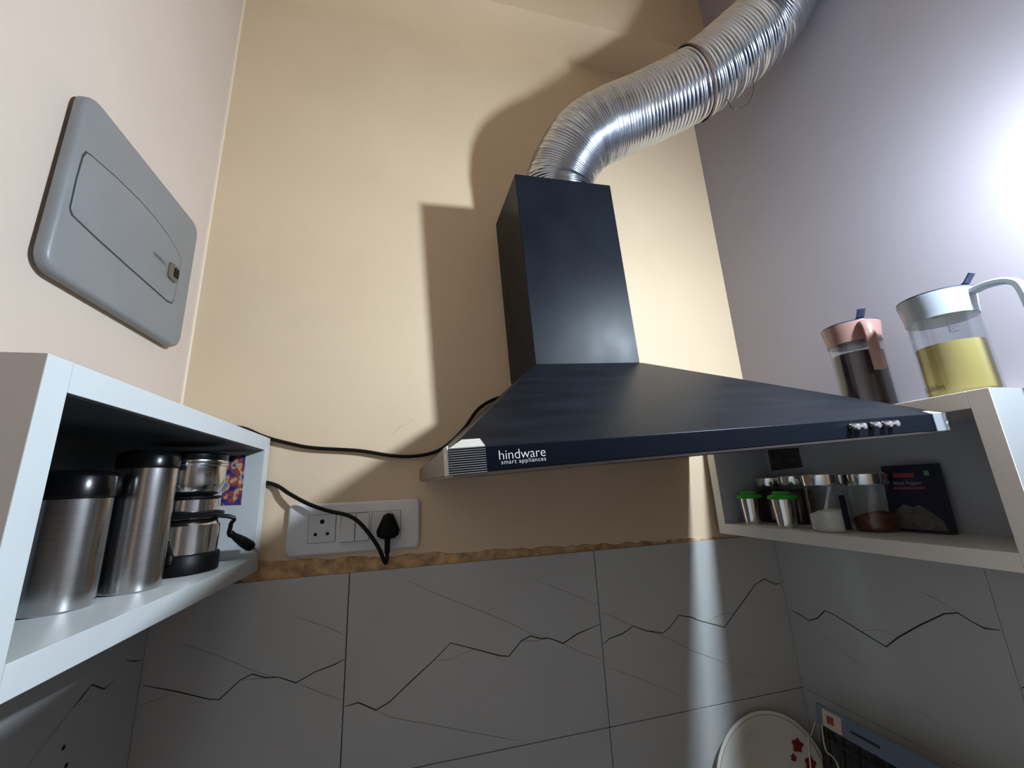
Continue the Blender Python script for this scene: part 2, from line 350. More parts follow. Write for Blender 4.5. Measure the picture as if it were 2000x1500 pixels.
for j in range(2):
    for i in range(3): tile(wall_back, MB, (0, YB, 0), XS[i], XS[i+1], ZS[j+1], ZS[j], VB[i] if j == 0 else ())
    ys = [0.7982, 0.446, -0.004, -0.45]
    for i in range(3): tile(wall_right, MR, (XR, 0, 0), -ys[i], -ys[i+1], ZS[j+1], ZS[j], (VR_, VR2, ())[i] if j == 0 else (), 0.0003)
    ys = [0.7982, 0.445, -0.005, -0.45]
    for i in range(3): tile(wall_left, ML, (XL, 0, 0), ys[i+1], ys[i], ZS[j+1], ZS[j], VL_ if (j == 0 and i == 0) else ())
# ragged brown mortar strip left above the tiles
top = [(-0.3776, -0.094), (-0.2363, -0.0992), (-0.0972, -0.1064), (-0.0351, -0.1085), (0.0947, -0.112), (0.2431, -0.1164), (0.3578, -0.1196), (0.464, -0.1227), (0.5612, -0.1248), (0.66, -0.126)]
P2 = []
for i in range(len(top)-1):
    for k in range(10):
        t_ = k/10; P2.append((top[i][0]*(1-t_)+top[i+1][0]*t_, top[i][1]*(1-t_)+top[i+1][1]*t_+random.uniform(-0.0028, 0.0028)))
V, Fc = [], []
for i, (x, z) in enumerate(P2):
    V += [(x, YB, z), (x, YB-0.0015, z-0.001), (x, YB-0.004, ZT-0.0005), (x, YB, ZT-0.0005)]
    if i: Fc += [(4*i-4, 4*i, 4*i+1, 4*i-3), (4*i-3, 4*i+1, 4*i+2, 4*i-2)]
obj('mortar_strip', (V, Fc), 'mortar', wall_back)
for p in ((0.6604, -0.2644), (0.6704, -0.2867)):
    obj('screw_hole', xf(prism(circ(p[0], p[1], 0.0026, 16), 0.0003, 0, 0.0075), ML, (XL, 0, 0)), 'black', wall_left)
# hairline cracks in the plaster
for pts in ([(0.008, 0.138), (-0.006, 0.128), (-0.02, 0.121), (-0.032, 0.108)],):
    obj('hairline_crack', xf(ribbon(pts, 0.0007, 0.0001), MB, (0, YB, 0)), 'mortar', wall_back)

mat('bead', (0.74, 0.62, 0.47, 1), 0.5)
obj('corner_bead', xf(lathe([(0.0035, ZT+0.03), (0.0035, 1.143)], (XL, YB, 0), 12), Matrix.Identity(3)), 'bead', wall_left)
# worktop and base below the picture
bs = root('base_unit', (0.2, 0.5, ZF), 'brown kitchen base unit under the worktop', 'cabinet')
obj('carcass', box(XL+0.012, XR-0.012, 0.25, 0.79, ZF, -0.719), 'cabinet_base', bs)
for i in range(3):
    x0 = XL+0.02+i*0.385; d_ = obj('door', box(x0, x0+0.375, 0.232, 0.2495, ZF+0.1, -0.735, 0.002), 'cabinet_base', bs)
    obj('handle', box(x0+0.15, x0+0.23, 0.222, 0.2315, -0.78, -0.77, 0.002), 'chrome', d_)
tag(obj('worktop', box(XL+0.009, XR-0.009, 0.21, 0.796, -0.718, -0.681, 0.003), 'granite'), 'dark speckled granite worktop along the tiled back wall', 'worktop')

# ================================================================== THE HOOD
Mh = Matrix(((0.9982975305350578, -0.02680606527452085, -0.051802272074721205, 0.3152385), (0.02597533437363761, 0.9995240173579857, -0.016643939699806876, 0.79398159), (0.052223773626414956, 0.01527002256223658, 0.9985186547477047, 0.03385625), (0, 0, 0, 1)))
hood = root('range_hood', None, 'black pyramid kitchen hood with a square chimney under the silver duct', 'range hood', M=Mh)
HW, HD, HH, CW, CD, HC, CH, OFF = 0.594, 0.4593, 0.0195, 0.2028, 0.159, 0.1536, 0.3773, -0.0039
def hpart(n, d, m, p=None, **k): return obj(n, d, m, p or hood, local=True, **k)
# canopy: rim walls and the sloped pyramid
x0, x1, a, b_ = -HW/2, HW/2, OFF-CW/2-0.002, OFF+CW/2+0.004
zt = HH+HC
V = [(x0, -HD, HH), (x1, -HD, HH), (x1, 0, HH), (x0, 0, HH), (a, -CD-0.002, zt), (b_, -CD-0.002, zt), (b_, 0, zt), (a, 0, zt)]
hpart('canopy', (V, [(0, 1, 5, 4), (1, 2, 6, 5), (3, 0, 4, 7), (2, 3, 7, 6), (4, 5, 6, 7)]), 'black_canopy')
hpart('front_panel', box(x0, x1, -HD-0.0006, -HD+0.003, 0, HH+0.0004, 0.0008), 'black_front')
hpart('side_panel', box(x0, x0+0.002, -HD+0.003, 0, 0, HH+0.002), 'hood_side')
hpart('side_panel', box(x1-0.002, x1, -HD+0.003, 0, 0, HH), 'black_metal')
hpart('rear_panel', box(x0+0.002, x1-0.002, -0.002, 0, 0, HH), 'black_metal')
def frame(x0, x1, y0, y1, z0, z1, t): return join(box(x0, x1, y0, y0+t, z0, z1), box(x0, x1, y1-t, y1, z0, z1), box(x0, x0+t, y0+t, y1-t, z0, z1), box(x1-t, x1, y0+t, y1-t, z0, z1))
hpart('bottom_frame', frame(x0+0.003, x1-0.003, -HD+0.004, -0.003, -0.0022, 0.002, 0.03), 'hood_steel')
hpart('inner_tray', box(x0+0.033, x1-0.033, -HD+0.034, -0.033, 0.013, 0.016), 'black_metal')
for s in (-1, 1):
    cxf = s*0.13; fl = hpart('filter', frame(cxf-0.125, cxf+0.125, -0.40, -0.05, 0.002, 0.010, 0.012), 'filter_metal')
    for k in range(9): hpart('baffle', box(cxf-0.108+k*0.025, cxf-0.108+k*0.025+0.016, -0.388, -0.062, 0.004, 0.008), 'filter_metal', fl)
# chimney
ch = hpart('chimney', box(OFF-CW/2, OFF+CW/2, -CD, 0, zt, zt+CH, 0.0012), 'black_metal')
hpart('outlet_collar', lathe([(0.066, 0), (0.066, 0.012), (0.064, 0.012), (0.064, 0)], (OFF+0.020, -0.08, zt+CH), 40, closed=False), 'hood_steel')
hpart('screw', lathe([(0.0022, 0), (0.0022, 0.001), (0.001, 0.0016)], (OFF-CW/2-0.003, -0.012, zt+0.001), 10), 'chrome')
# push buttons
for bx in (0.1373, 0.1473, 0.1692, 0.187, 0.1984):
    bt = hpart('push_button', xf(lathe([(0.0038, 0), (0.0038, 0.0065), (0.0032, 0.0078), (0.001, 0.0082)], n=20), MB, (bx, -HD-0.0006, 0.0115)), 'chrome', smooth=True)
    hpart('button_base', xf(lathe([(0.0048, 0), (0.0048, 0.0010)], n=20), MB, (bx, -HD-0.0006, 0.0115)), 'black_gloss', bt)
# lettering
hpart('lettering', xf(fit_text('hindware', 0.0402, space=0.97, thin=0.012), MB, (-0.2567, -HD-0.0009, 0.0083)), 'white_print')
hpart('lettering', xf(fit_text('smart appliances', 0.0386, space=1.12, thin=0.008), MB, (-0.2553, -HD-0.0009, 0.0046)), 'white_print')
# protective sleeves on the two front corners
sl = tag(hpart('corner_sleeve', box(x0-0.0008, x0+0.0295, -HD-0.0016, -HD-0.0007, -0.0005, HH), 'striped_label'), 'striped label sleeve on the hood corner')
nrm = Vector((0, -HC, HD-CD)).normalized()
slope = lambda x, k, d=0.0006: Vector((x, -HD+k*(HD-CD), HH+k*HC)) + Vector((0, -HC, HD-CD)).normalized()*d
slopeq = lambda xa, xb, xc, xd, k, d: ([slope(xa, 0, d), slope(xb, 0, d), slope(xc, k, d), slope(xd, k, d), slope(xa, 0, 0), slope(xb, 0, 0), slope(xc, k, 0), slope(xd, k, 0)], [(0, 1, 2, 3), (4, 5, 6, 7), (0, 1, 5, 4), (1, 2, 6, 5), (2, 3, 7, 6), (3, 0, 4, 7)])
hpart('sleeve_top', slopeq(x0+0.0005, x0+0.0295, x0+0.0285, x0+0.013, 0.05, 0.0012), 'striped_label_light', sl)
hpart('sleeve_side', box(x0-0.0022, x0-0.0004, -HD-0.001, -HD+0.02, -0.0008, HH+0.003, 0.0006), 'clear_film', sl)
sr_ = tag(hpart('corner_sleeve', box(x1-0.0265, x1-0.004, -HD-0.0018, -HD-0.0008, -0.0008, HH+0.0004), 'barcode_label'), 'barcode label sleeve on the hood corner')
# crinkled clear film around the right corner
V, Fc = [], []; nu, nv = 9, 7
for i in range(nu):
    for j in range(nv):
        u_, v_ = i/(nu-1), j/(nv-1); px = x1-0.012+u_*0.019
        wob = 0.0012*noise.noise(Vector((u_*6, v_*6, 3)))
        V.append((px+wob, -HD-0.0026+wob+max(0, u_-0.6)*0.022, -0.001+v_*(HH+0.002)-0.003*u_*(v_-0.3)))
for i in range(nu-1):
    for j in range(nv-1): Fc.append((i*nv+j, (i+1)*nv+j, (i+1)*nv+j+1, i*nv+j+1))
fo = hpart('sleeve_film', (V, Fc), 'film_glass', sr_, smooth=False)
fo.modifiers.new('thick', 'SOLIDIFY').thickness = 0.0003
hpart('sleeve_top', slopeq(x1-0.0265, x1-0.006, x1-0.016, x1-0.025, 0.025, 0.0008), 'clear_film', sr_)

# ================================================================== THE DUCT
zc = Mh @ Vector((OFF, -0.08, zt+CH))
ctrl = [zc+Vector((0.020, 0, 0.006)), zc+Vector((0.021, -0.010, 0.055)), (0.337, 0.662, 0.697), (0.384, 0.637, 0.733), (0.478, 0.600, 0.767), (0.575, 0.558, 0.810), (0.655, 0.510, 0.865), (0.698, 0.481, 0.905), (0.7195, 0.437, 0.962), (0.7215, 0.37, 1.025), (0.7205, 0.30, 1.085), (0.716, 0.25, 1.16), (0.715, 0.22, 1.30), (0.715, 0.215, 1.449)]
path = spline(ctrl, 60)
L_ = [0]
for i in range(1, len(path)): L_.append(L_[-1]+(path[i]-path[i-1]).length)
def at(s):
    lo, hi = 0, len(L_)-1
    while hi-lo > 1:
        m_ = (lo+hi)//2
        if L_[m_] <= s: lo = m_
        else: hi = m_
    t = (s-L_[lo])/max(1e-9, L_[hi]-L_[lo]); return path[lo].lerp(path[hi], min(1, t))
duct = root('exhaust_duct', zc, 'shiny corrugated aluminium exhaust duct bending from hood to right wall', 'duct')
def s_near(p): return min(range(len(path)), key=lambda i: (path[i]-Vector(p)).length)
s_join = L_[s_near((0.575, 0.558, 0.810))]
def corr(s0, s1, pitches, rad, amp, sharp=2.0, seed=1):
    rnd = random.Random(seed); P, rr = [], []; s = s0
    while s < s1-0.0005:
        pt = pitches((s-s0)/(s1-s0))*rnd.uniform(0.88, 1.12); am = amp*rnd.uniform(0.8, 1.15)
        for k in range(8):
            t = k/8; P.append(at(min(s+pt*t, s1))); rr.append(rad+am*(math.cos(2*math.pi*t)*0.5+0.5)**sharp)
        s += pt
    P.append(at(s1)); rr.append(rad); return tube(P, rad, 72, rr, caps=False)
obj('lower_section', corr(0, s_join, lambda t: 0.0046+0.0052*max(0, t-0.45)/0.55, 0.0695, 0.0028, 3.0, 3), 'aluminium', duct, smooth=True, angle=75)
obj('upper_section', corr(s_join-0.006, L_[-1], lambda t: 0.0085-0.0036*min(1, t*5), 0.0722, 0.0026, 2.4, 9), 'aluminium', duct, smooth=True, angle=75)
cp_ = [at(s_join-0.007+k*0.0012) for k in range(5)]
obj('clamp_band', tube(cp_, 0.0762, 64, [0.0745, 0.0766, 0.0768, 0.0766, 0.0745], caps=False), 'brown_clamp', duct, smooth=True, angle=60)
# loose wire hanging off the joint
wp = [(0.606, 0.520, 0.735), (0.5983, 0.5108, 0.7157), (0.5987, 0.5058, 0.6938), (0.6132, 0.5022, 0.6931), (0.6374, 0.5017, 0.7119), (0.6630, 0.5054, 0.7542), (0.676, 0.5127, 0.7878)]
obj('tie_wire', tube(spline(wp, 8), 0.0009, 8), 'tie_wire', duct, smooth=True)

# ================================================================== WALL LAMP (just outside the picture, on the right wall)
ax = Vector((-0.86, 0.0, -0.51)).normalized()                      # angled batten holder: the bulb points out and down
base_p = BULB_POS - ax*((XR-BULB_POS.x)/-ax.x); dl = (BULB_POS-base_p).length
q = Vector((0, 0, 1)).rotation_difference(ax).to_matrix()
lamp = root('wall_lamp', base_p, 'glowing white bulb in an angled holder on the right wall', 'lamp')
obj('wall_rose', xf(lathe([(0.032, 0), (0.032, 0.010), (0.024, 0.020)], n=32), MR, base_p), 'white_plastic', lamp, smooth=True)
obj('holder', xf(lathe([(0.017, 0.018), (0.018, 0.056), (0.014, 0.062)], n=24), q, base_p), 'white_plastic', lamp, smooth=True)
bl = obj('bulb_body', xf(lathe([(0.012, 0.062), (0.013, 0.074), (BULB_R-0.002, dl-0.012), (BULB_R+0.001, dl-0.006), (BULB_R, dl-0.002)], n=32), q, base_p), 'white_plastic', lamp, smooth=True)
prof = [(BULB_R*math.cos(math.pi/2*k/10) if k < 10 else 0.0004, dl+0.75*BULB_R*math.sin(math.pi/2*k/10)) for k in range(11)]
obj('bulb_globe', xf(lathe([(BULB_R, dl-0.002)]+prof, n=32), q, base_p), 'bulb_glow', bl, smooth=True)

# ================================================================== DISTRIBUTION BOX (left wall)
db = root('distribution_box', (XL, 0.608, 0.24), 'grey plastic fuse box cover mounted on the left wall', 'fuse box')
obj('frame', xf(prism(rrect(0.484, 0.735, 0.247, 0.467, 0.012), 0.012), ML, (XL, 0, 0)), 'box_side', db)
obj('cover', xf(prism(rrect(0.476, 0.741, 0.242, 0.472, 0.020), 0.012, 0.006, 0.006), ML, (XL, 0, 0)), 'grey_plastic', db, smooth=True, angle=50)
dpts = [(0.4915, 0.3965), (0.4885, 0.388), (0.4878, 0.358), (0.4890, 0.321), (0.4935, 0.3155), (0.533, 0.3118), (0.5989, 0.308), (0.6835, 0.304), (0.6955, 0.306), (0.6995, 0.3135), (0.7005, 0.3313), (0.7015, 0.362), (0.7010, 0.384), (0.692, 0.3905), (0.6607, 0.4003), (0.6235, 0.4055), (0.587, 0.4068), (0.5372, 0.4035), (0.4989, 0.3985)]
dpts = [(y, z) for y, z in dpts][::-1]
cy_, cz_ = 0.594, 0.356
grow = lambda pts, e: [(cy_+(y-cy_)*(1+e/0.106), cz_+(z-cz_)*(1+e/0.048)) for y, z in pts]
dg = obj('door_gap', xf(prism(grow(dpts, 0.0019), 0.0002, 0, 0.018), ML, (XL, 0, 0)), 'dark_gap', db)
dr = obj('door', xf(prism(dpts, 0.0009, 0.0004, 0.018), ML, (XL, 0, 0)), 'grey_plastic', db, smooth=True, angle=50)
lt = obj('latch', xf(prism(rrect(0.672, 0.6965, 0.338, 0.3655, 0.006), 0.003, 0.0008, 0.0188), ML, (XL, 0, 0)), 'latch_brown', db, smooth=True)
obj('latch_slot', xf(prism(rrect(0.683, 0.695, 0.3455, 0.3605, 0.0015), 0.0012, 0.0003, 0.0218), ML, (XL, 0, 0)), 'black', lt)
obj('lettering', xf(fit_text('HAVELLS', 0.029), ML, (XL+0.0191, 0.6335, 0.3525)), 'black', dr)

# ================================================================== OPEN WALL CABINETS
def cabinet(name, label, xf_, xw, y0, y1, z0, z1, t, mats, seam=None):
    inside = mats[3] if len(mats) > 3 else mats[0]
    """xf_ = x of the open front, xw = x at the wall"""
    s = 1 if xw > xf_ else -1; lo, hi = sorted((xf_+s*0.0008, xw-s*0.001))
    r = root(name, ((lo+hi)/2, (y0+y1)/2, z0), label, 'cabinet', 'open wall cabinets')
    obj('top_panel', box(lo, hi, y0+t, y1-t, z1-t, z1), mats[0], r)
    obj('bottom_panel', box(lo, hi, y0+t, y1-t, z0, z0+t), mats[0], r)
    obj('near_side_panel', box(lo, hi, y0, y0+t, z0, z1), mats[1], r)
    obj('far_side_panel', box(lo, hi, y1-t, y1, z0, z1), inside, r)
    bw = 0.006; bx = sorted((xw-s*0.0015, xw-s*(0.0015+bw)))
    obj('back_panel', box(bx[0], bx[1], y0+t, y1-t, z0+t, z1-t), inside, r)
    e = sorted((xf_, xf_+s*0.0012)); g = 0.0002
    ys_ = [y0+t, y1-t] if seam is None else [y0+t, seam, y1-t]
    for i in range(len(ys_)-1): obj('edge_band', box(e[0], e[1], ys_[i]+g, ys_[i+1]-g*2, z1-t, z1, 0.0004), mats[2], r)
    obj('edge_band', box(e[0], e[1], y0+t+g, y1-t-g, z0, z0+t, 0.0004), mats[2], r)
    obj('edge_band', box(e[0], e[1], y0, y0+t-g, z0, z1, 0.0004), mats[2], r)
    obj('edge_band', box(e[0], e[1], y1-t+g, y1, z0, z1, 0.0004), mats[2], r)
    return r
cabL = cabinet('open_wall_cabinet', 'white open wall cabinet holding steel canisters on the left wall', -0.2375, XL, 0.327, 0.795, -0.1131, 0.102, 0.0222, ('laminate', 'laminate_side_shaded', 'laminate'), 0.724)
cabR = cabinet('open_wall_cabinet', 'grey white open wall cabinet holding spice jars on the right wall', 0.651, XR, 0.312, 0.795, -0.117, 0.0865, 0.0207, ('laminate_right', 'laminate_end_dimmed', 'laminate_right', 'laminate_inside_shaded'))
obj('hinge_hole', xf(prism(rrect(-0.345, -0.337, -0.043, -0.037, 0.0025), 0.0005), MR, (XR-0.0075, 0, 0)), 'black', cabR)
obj('top_dark_sheet', box(-0.2400, XL+0.009, 0.3495, 0.7725, 0.0788, 0.0797), 'dark_sheet', cabL)  # thin dark sheet just under the top panel
obj('back_dark_sheet', box(XL+0.0076, XL+0.0084, 0.3495, 0.7725, -0.0905, 0.0787), 'dark_sheet', cabL)  # thin dark sheet just in front of the back panel
ZL, ZR, ZJ = -0.0909, -0.0963, 0.0865      # shelf surfaces

# ------------------------------------------------------------------ left shelf
def canister(c, r, zs, zl, label):
    t = root('canister', (c[0], c[1], ZL), label, 'canister', 'steel canisters on the left shelf')
    obj('body', lathe([(r-0.002, 0), (r, 0.0015), (r, zs-ZL-0.001), (r-0.001, zs-ZL)], (c[0], c[1], ZL), 56), 'steel', t, smooth=True)
    obj('lid', lathe([(r-0.0005, zs), (r+0.0008, zs+0.0012), (r+0.0008, zl-0.006), (r-0.002, zl-0.0015), (r-0.006, zl)], (c[0], c[1], 0), 56), 'black_gloss', t, smooth=True)
    return t
canister((-0.322, 0.507), 0.0305, 0.009, 0.035, 'short brushed steel canister with black lid, nearest on the left shelf')
canister((-0.299, 0.577), 0.0285, 0.041, 0.060, 'tall brushed steel canister with black lid, beside the grinder')
gc = (-0.303, 0.682)
gr = root('coffee_grinder', (gc[0], gc[1], ZL), 'steel electric grinder on a black base with its cord wrapped round', 'grinder')
LG = lambda prof, n=56: lathe(prof, (gc[0], gc[1], 0), n)
obj('base', LG([(0.0455, ZL), (0.0475, ZL+0.002), (0.0475, -0.068), (0.0455, -0.0655)]), 'black', gr, smooth=True)
obj('motor_body', LG([(0.0445, -0.0655), (0.0445, -0.030), (0.0415, -0.026), (0.039, -0.022), (0.039, 0.003), (0.038, 0.004)]), 'steel_shiny', gr, smooth=True, angle=30)
obj('collar', LG([(0.039, 0.004), (0.041, 0.0045), (0.041, 0.0075), (0.036, 0.008)]), 'black', gr, smooth=True)
obj('cup', LG([(0.030, 0.008), (0.036, 0.010), (0.041, 0.016), (0.0435, 0.025), (0.0437, 0.048), (0.0455, 0.049), (0.0455, 0.0515), (0.044, 0.052)]), 'steel_shiny', gr, smooth=True)
ld = obj('lid', LG([(0.044, 0.052), (0.0445, 0.055), (0.0445, 0.064), (0.040, 0.067), (0.02, 0.0675)]), 'black_gloss', gr, smooth=True)
obj('lid_rim', LG([(0.0450, 0.0525), (0.0452, 0.0535), (0.0452, 0.0550), (0.0450, 0.0560)]), 'steel_shiny', ld, smooth=True)
# cord: from the base, up, twice round the waist, down to the plug on the shelf
pts = []
for k in range(34):
    a_ = R(200-k*22); pts.append((gc[0]+0.0435*math.cos(a_)*(1.04 if k % 7 == 3 else 1), gc[1]+0.0435*math.sin(a_), -0.021+0.0075*k/33+0.0008*math.sin(k*2)))
start = [(gc[0]+0.012, gc[1]-0.0445, -0.062), (gc[0]+0.004, gc[1]-0.0495, -0.045), (gc[0]-0.016, gc[1]-0.0475, -0.030)]
end = [(gc[0]+0.048, gc[1]+0.018, -0.022), (gc[0]+0.049, gc[1]+0.030, -0.034), (-0.2581, 0.720, -0.0460)]
obj('cord', tube(spline(start+pts+end, 4), 0.003, 8), 'rubber', gr, smooth=True)
obj('cord_boot', lathe([(0.006, 0), (0.006, 0.008), (0.004, 0.012)], (gc[0]+0.012, gc[1]-0.0455, -0.075), 16), 'black', gr, smooth=True)
pd = Vector((0.0300, 0.048, -0.0365)).normalized(); pq = Vector((0, 0, 1)).rotation_difference(pd).to_matrix(); p0 = Vector((-0.2581, 0.720, -0.0460))
pg = obj('plug', xf(join(lathe([(0.0035, 0), (0.0052, 0.004), (0.0044, 0.009), (0.0060, 0.018), (0.0076, 0.030), (0.0078, 0.044), (0.0066, 0.0475), (0.005, 0.048)], n=20)), pq, p0), 'black', gr, smooth=True)
for s in (-1, 1):
    side = pd.cross(Vector((0, 0, 1))).normalized()*0.0035*s
    obj('pin', xf(lathe([(0.0019, 0.047), (0.0019, 0.063), (0.0010, 0.0645)], n=10), pq, p0+side), 'chrome', pg, smooth=True)
# small picture print on the inside of the far panel
yP = 0.795-0.0222
tag(obj('picture_card', xf(prism([(-0.293, -0.0075), (-0.264, -0.0078), (-0.2655, 0.072), (-0.293, 0.0715)][::1], 0.0004), MB, (0, yP-0.0001, 0)), 'print_blue'), 'small blue and purple picture card stuck inside the left cabinet', 'card')

# ------------------------------------------------------------------ right shelf
def green_cup(c, label):
    t = root('steel_cup', (c[0], c[1], ZR), label, 'cup', 'green lidded steel cups')
    obj('body', lathe([(0.0155, 0), (0.0165, 0.001), (0.0195, 0.051), (0.0205, 0.052), (0.0205, 0.053)], (c[0], c[1], ZR), 40), 'steel_shiny', t, smooth=True)
    l = obj('lid', lathe([(0.0225, 0.0505), (0.0245, 0.0515), (0.0245, 0.0555), (0.0225, 0.0580)], (c[0], c[1], ZR), 40), 'green_plastic', t, smooth=True)
    obj('lid_step', lathe([(0.0150, 0.0580), (0.0150, 0.0625), (0.0135, 0.0645)], (c[0], c[1], ZR), 32), 'green_plastic', l, smooth=True)
green_cup((0.690, 0.738), 'steel cup with green lid, farther from the salt jar')
green_cup((0.684, 0.652), 'steel cup with green lid, next to the salt jar')
def glass_jar(c, r, h, hl, label, fill, fm, group='glass jars with steel lids'):
    t = root('glass_jar', (c[0], c[1], ZR), label, 'jar', group)
    obj('glass', lathe([(r-0.003, 0), (r, 0.003), (r, h-0.010), (r-0.002, h-0.004), (r-0.002, h)], (c[0], c[1], ZR), 48, closed=False), 'glass', t, smooth=True)
    V, Fc = lathe([(r-0.004, 0.001), (r-0.002, 0.004), (r-0.002, fill), (r*0.5, fill+0.004), (0.001, fill+0.006)], (c[0], c[1], ZR), 40)
    V = [Vector(v)+Vector((0, 0, (0.5*(v[1]-c[1])/r*-0.010+0.003*noise.noise(Vector(v)*80)) if v[2]-ZR > fill-0.001 else 0)) for v in V]
    obj('contents', (V, Fc), fm, t, smooth=True)
    obj('lid', lathe([(r+0.0002, h-0.001), (r+0.0006, h), (r+0.0006, h+hl-0.002), (r-0.002, h+hl)], (c[0], c[1], ZR), 48), 'steel_shiny', t, smooth=True)
    return t
sj = glass_jar((0.689, 0.571), 0.0290, 0.076, 0.018, 'glass jar half full of white salt with a spoon inside', 0.030, 'salt')
obj('spoon', tube([Vector((0.689, 0.577, ZR+0.028)), Vector((0.688, 0.566, ZR+0.055)), Vector((0.688, 0.558, ZR+0.073))], 0.0022, 8, [0.0035, 0.002, 0.0026]), 'white_plastic', sj, smooth=True)
lab = [(k/6*0.010-0.005, z) for k in range(7) for z in (0,)]
V = [(u_, v_, 0.0003) for v_ in (0.004, 0.058) for u_ in [k/8*0.013 for k in range(9)]]
Fc = [(i, i+1, i+10, i+9) for i in range(8)]
obj('label_strip', wrap((V, Fc), (0.689, 0.571), 0.0290, math.atan2(-0.571, -0.689)+0.62, ZR), 'carton_blue', sj)
glass_jar((0.738, 0.535), 0.0290, 0.074, 0.018, 'glass jar of brown spice standing beside the pepper carton', 0.024, 'spice')
glass_jar((0.752, 0.742), 0.0270, 0.074, 0.017, 'dark spice jar with steel lid behind the green lids, near the back wall', 0.060, 'spice_dark')
glass_jar((0.752, 0.683), 0.0270, 0.076, 0.017, 'dark spice jar with steel lid behind the green lids, near the salt jar', 0.060, 'spice_dark')
# pepper carton leaning on the back panel
ct = root('spice_carton', (0.765, 0.489, ZR), 'dark blue spice carton leaning in the right cabinet', 'carton')
def cpt(u_, v_, d_=0.0):   # u from far (0) to near (1), v up 0..1, d out of the front face
    H_ = 0.1005; yy = 0.526-0.076*u_-0.004*v_*(1-u_)+0.004*v_; return Vector((0.756+0.010*v_-d_, yy, ZR+0.0006+H_*v_))
def cquad(u0, u1, v0, v1, d0, d1):
    V = [cpt(u_, v_, d_) for d_ in (d0, d1) for v_ in (v0, v1) for u_ in (u0, u1)]
    return V, [(0, 1, 3, 2), (4, 5, 7, 6), (0, 1, 5, 4), (2, 3, 7, 6), (0, 2, 6, 4), (1, 3, 7, 5)]
cb = obj('box', cquad(0, 1, 0, 1, 0, -0.014), 'carton_blue', ct)
obj('printed_band', cquad(0.22, 0.62, 0.81, 0.875, 0, 0.0003), 'carton_red', cb)
obj('printed_band', cquad(0.18, 0.76, 0.63, 0.665, 0, 0.0003), 'carton_red', cb)
tx = fit_text('Black Pepper', 0.0400)
obj('lettering', ([cpt(0.20+v.x/0.076, 0.70+v.y/0.1005, 0.0004) for v in tx[0]], tx[1]), 'carton_text', cb)
obj('veg_mark', cquad(0.80, 0.89, 0.83, 0.90, 0, 0.0003), 'veg_green', cb)
pp = [(0.06, 0.04), (0.97, 0.04), (0.93, 0.18), (0.70, 0.34), (0.58, 0.40), (0.48, 0.36), (0.30, 0.40), (0.14, 0.30), (0.07, 0.22)]
obj('printed_heap', ([cpt(u_, v_, d_) for d_ in (0.0001, 0.0004) for u_, v_ in pp], [tuple(range(9)), tuple(range(9, 18))]+[(i, (i+1) % 9, 9+(i+1) % 9, 9+i) for i in range(9)]), 'carton_grey', cb)
# dark patterned card on the back panel
tag(obj('patterned_card', xf(prism([(-0.7665, 0.008), (-0.689, 0.012), (-0.689, 0.052), (-0.7665, 0.055)], 0.0004), MR, (XR-0.0076, 0, 0)), 'print_dark'), 'dark patterned card stuck inside the right cabinet above the jars', 'card')

